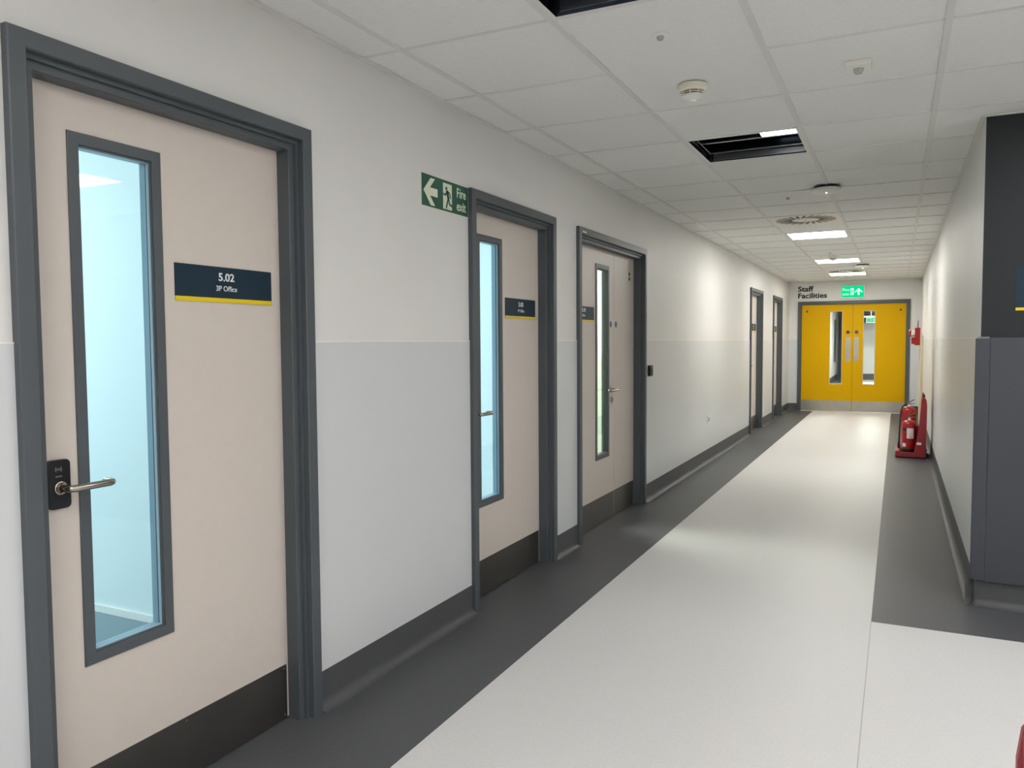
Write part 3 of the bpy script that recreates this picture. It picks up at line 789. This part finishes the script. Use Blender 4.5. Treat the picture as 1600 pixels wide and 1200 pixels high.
for yy, lb in ((19.0, 'lit ceiling light just beyond the yellow doors'), (25.0, 'lit ceiling light seen through the right glass of the yellow doors')):
    t = thing('ceiling_light', (1.1, yy, H-0.012), lb, 'ceiling light')
    obj('diffuser', B(0.82, 1.38, yy-0.28, yy+0.28, H-0.012, H-0.001), m_litbeyond, t)
    obj('frame', BS((0.80, 1.40, yy-0.30, yy-0.28, H-0.014, H), (0.80, 1.40, yy+0.28, yy+0.30, H-0.014, H), (0.80, 0.82, yy-0.28, yy+0.28, H-0.014, H), (1.38, 1.40, yy-0.28, yy+0.28, H-0.014, H)), m_lum_frame, t)
lit_exit(plane_y(26.6), 0.98, 1.24, 1.86, 1.98, 'small green exit sign glimpsed through the right glass of the yellow doors')
obj('hanger', B(1.10, 1.12, 26.56, 26.59, 1.985, H), m_dev, bpy.data.objects['exit_sign.001'])

# ------------------------------------------------------------------ wall devices
t = thing('card_reader', (0.003, 6.375, 1.035), 'small black card reader on the left wall beside the double-leaf door', 'card reader')
obj('housing', pshape(P0, rrect(6.335, 6.415, 1.038, 1.128, 0.008), 0.003, 0.027), m_black, t, bevel=0.003)
obj('sensor_face', pshape(P0, rrect(6.347, 6.403, 1.050, 1.105, 0.006), 0.027, 0.029), m_textb, t)
obj('status_light', disc(P0, 6.375, 1.116, 0.002, 0.027, 0.0285, n=12), m_devgrey, t)
t = thing('wall_socket', (0.003, 8.66, 0.425), 'small white wall socket low on the long blank left wall', 'socket')
obj('face_plate', pshape(P0, rrect(8.615, 8.70, 0.425, 0.510, 0.005), 0.003, 0.012), m_dev, t, bevel=0.002)
obj('socket_insert', pshape(P0, rrect(8.632, 8.683, 0.442, 0.492, 0.004), 0.012, 0.0145), m_devgrey, t)

# ------------------------------------------------------------------ fire point
def make_stand(ox, oy, label, wheels=True, board=True):
    """moulded twin stand; local: tray runs x 0..0.31, back upright at x 0.20..0.31, y 0..0.52"""
    t = thing('extinguisher_stand', (ox+0.155, oy+0.26, 0.0), label, 'extinguisher stand')
    W_ = 0.50
    b = bmesh.new()
    pts = [(0.012, 0.008), (0.30, 0.008), (0.31, 0.02), (0.31, 0.050), (0.19, 0.050), (0.012, 0.050), (0.0, 0.040), (0.0, 0.018)]
    prism(b, [(ox+px, oy, pz) for px, pz in pts], (0, W_, 0))
    obj('base', b, m_redplast, t, bevel=0.008)
    rim = BS((ox+0.002, ox+0.05, oy+0.002, oy+W_-0.002, 0.045, 0.078), (ox+0.05, ox+0.2, oy+0.002, oy+0.02, 0.045, 0.066), (ox+0.05, ox+0.2, oy+W_-0.02, oy+W_-0.002, 0.045, 0.066), (ox+0.05, ox+0.2, oy+0.24, oy+0.26, 0.045, 0.066))
    obj('tray_rim', rim, m_redplast, t, bevel=0.008)
    side = [(0.19, 0.045), (0.31, 0.045), (0.312, 0.60), (0.305, 0.655), (0.285, 0.685), (0.268, 0.685), (0.255, 0.66), (0.250, 0.56), (0.238, 0.40), (0.215, 0.20), (0.195, 0.12)]
    for yy in (0.0, W_-0.03):
        b = bmesh.new(); prism(b, [(ox+px, oy+yy, pz) for px, pz in side], (0, 0.03, 0))
        obj('side_wing', b, m_redplast, t, bevel=0.006)
    obj('back_panel', B(ox+0.285, ox+0.305, oy+0.03, oy+W_-0.03, 0.045, 0.655), m_redplast, t, bevel=0.004)
    obj('carry_handle', tube(bmesh.new(), [(ox+0.285, oy+0.06, 0.685), (ox+0.280, oy+0.06, 0.705), (ox+0.280, oy+W_-0.06, 0.705), (ox+0.285, oy+W_-0.06, 0.685)], 0.011, 10), m_brown, t, smooth=True)
    obj('recycling_sticker', B(ox+0.215, ox+0.262, oy-0.001, oy+0.0, 0.155, 0.182), m_label, t)
    for yy in (0.0, W_-0.04):
        obj('wheel', lathe(bmesh.new(), [(0, 0), (0.032, 0), (0.036, 0.006), (0.036, 0.028), (0.032, 0.034), (0, 0.034)], (ox+0.300, oy+yy+0.003, 0.037), 'y', 24), m_black, t, smooth=True)
    if board:
        b = bmesh.new()
        box(b, ox+0.232, ox+0.250, oy+0.06, oy+0.40, 0.36, 1.40)
        obj('backing_board', b, m_cream, t)
        obj('red_notice', B(ox+0.2315, ox+0.232, oy+0.10, oy+0.20, 1.12, 1.22), m_red, t)
        obj('board_capping', BS((ox+0.250, ox+0.262, oy+0.05, oy+0.065, 0.5, 1.37)), m_leafedge, t)
    return t
SX, SY = 1.850, 9.80
make_stand(SX, SY, 'red moulded fire point stand against the right corridor wall, holding two extinguishers')
st2 = make_stand(2.059, 1.11, 'red moulded stand just showing in the bottom right corner, on the pale lobby floor', board=False)
st2.location = (2.213, 1.335, 0); st2.rotation_euler = (0, 0, PI)

def extinguisher(cx, cy, z, r, h, label, hose, lab=True):
    t = thing('fire_extinguisher', (cx, cy, z), label, 'fire extinguisher', None)
    obj('cylinder', lathe(bmesh.new(), [(0, 0.05), (r, 0.05), (r, h-0.05), (r*0.93, h-0.028), (r*0.72, h-0.010), (r*0.40, h), (r*0.24, h+0.004), (0, h+0.004)], (cx, cy, z), n=40), m_red, t, smooth=True)
    obj('base_ring', lathe(bmesh.new(), [(0, 0), (r*1.02, 0), (r*1.03, 0.006), (r*1.03, 0.05), (0, 0.052)], (cx, cy, z), n=40), m_black, t, smooth=True)
    obj('valve', lathe(bmesh.new(), [(0, 0), (0.016, 0), (0.016, 0.020), (0.012, 0.024), (0.012, 0.045), (0, 0.045)], (cx, cy, z+h), n=20), m_lever, t, smooth=True)
    zz = z+h+0.030
    b = bmesh.new(); prism(b, [(cx-0.020, cy-0.008, zz), (cx+0.020, cy-0.008, zz-0.004), (cx+0.062, cy-0.008, zz+0.006), (cx+0.062, cy-0.008, zz+0.012), (cx+0.020, cy-0.008, zz+0.006), (cx-0.020, cy-0.008, zz+0.012)], (0, 0.016, 0))
    obj('carry_handle', b, m_handle, t)
    b = bmesh.new(); prism(b, [(cx-0.022, cy-0.008, zz+0.016), (cx+0.018, cy-0.008, zz+0.022), (cx+0.058, cy-0.008, zz+0.046), (cx+0.055, cy-0.008, zz+0.058), (cx+0.014, cy-0.008, zz+0.032), (cx-0.024, cy-0.008, zz+0.026)], (0, 0.016, 0))
    obj('squeeze_lever', b, m_handle, t)
    obj('pressure_gauge', lathe(bmesh.new(), [(0, 0), (0.014, 0), (0.014, 0.010), (0, 0.010)], (cx, cy-0.028, z+h+0.014), 'y', 20), m_dev, t, smooth=True)
    if hose:
        pts = [(cx-0.012, cy, zz-0.008), (cx-0.040, cy-0.01, zz-0.006), (cx-0.066, cy-0.015, zz-0.035), (cx-0.080, cy-0.03, zz-0.09), (cx-0.086, cy-0.06, z+h-0.12), (cx-0.092, cy-0.10, z+0.20), (cx-0.096, cy-0.12, z+0.10)]
        hs = obj('hose', tube(bmesh.new(), pts, 0.0085, 12), m_black, t, smooth=True)
        obj('hose_nozzle', tube(bmesh.new(), [pts[-1], (cx-0.099, cy-0.13, z+0.03)], [0.011, 0.014], 12), m_black, hs, smooth=True)
    if lab:   # curved paper labels on the side that faces the camera
        def curved(a0, a1, z0, z1, name, m):
            b = bmesh.new(); n = 10; rr = r+0.0008
            for i in range(n):
                t0, t1 = a0+(a1-a0)*i/n, a0+(a1-a0)*(i+1)/n
                quad(b, [(cx+rr*math.cos(t0), cy+rr*math.sin(t0), z0), (cx+rr*math.cos(t1), cy+rr*math.sin(t1), z0), (cx+rr*math.cos(t1), cy+rr*math.sin(t1), z1), (cx+rr*math.cos(t0), cy+rr*math.sin(t0), z1)])
            obj(name, b, m, t)
        A = math.radians
        curved(A(252), A(305), z+h-0.20, z+h-0.085, 'white_label', m_label)
        curved(A(215), A(248), z+h-0.115, z+h-0.085, 'blue_band', m_navy)
        curved(A(215), A(246), z+0.07, z+0.11, 'inspection_tag', m_label)
        curved(A(262), A(300), z+h-0.152, z+h-0.150, 'label_line', m_textb)
        curved(A(276), A(286), z+h-0.185, z+h-0.176, 'label_mark', m_textb)
    return t
extinguisher(1.990, 9.925, 0.052, 0.077, 0.365, 'shorter red extinguisher with white label, front one on the red stand', False)
extinguisher(1.985, 10.17, 0.052, 0.080, 0.500, 'taller red extinguisher with a black hose, rear one on the red stand', True, False)

t = thing('site_fire_alarm', (2.06, 9.98, 1.258), 'red battery fire alarm with white sounder and aerial, on the cream board', 'fire alarm')
ax, ay = 2.028, 9.94
obj('alarm_box', B(ax, 2.0815, ay, ay+0.15, 1.262, 1.458), m_red, t, bevel=0.004)
obj('call_point', B(ax-0.034, ax, ay+0.02, ay+0.11, 1.276, 1.352), m_red, t, bevel=0.004)
obj('sounder_neck', lathe(bmesh.new(), [(0, 0), (0.038, 0), (0.038, -0.036), (0, -0.036)], (ax, ay+0.07, 1.398), 'x', 28), m_dev, t, smooth=True)
obj('sounder_dome', lathe(bmesh.new(), [(0, -0.036), (0.042, -0.036), (0.042, -0.046), (0.030, -0.060), (0, -0.064)], (ax, ay+0.07, 1.398), 'x', 28), m_red, t, smooth=True)
obj('aerial', tube(bmesh.new(), [(ax+0.030, ay+0.03, 1.455), (ax+0.030, ay+0.03, 1.49), (ax+0.032, ay+0.03, 1.545)], [0.006, 0.005, 0.003], 10), m_black, t)
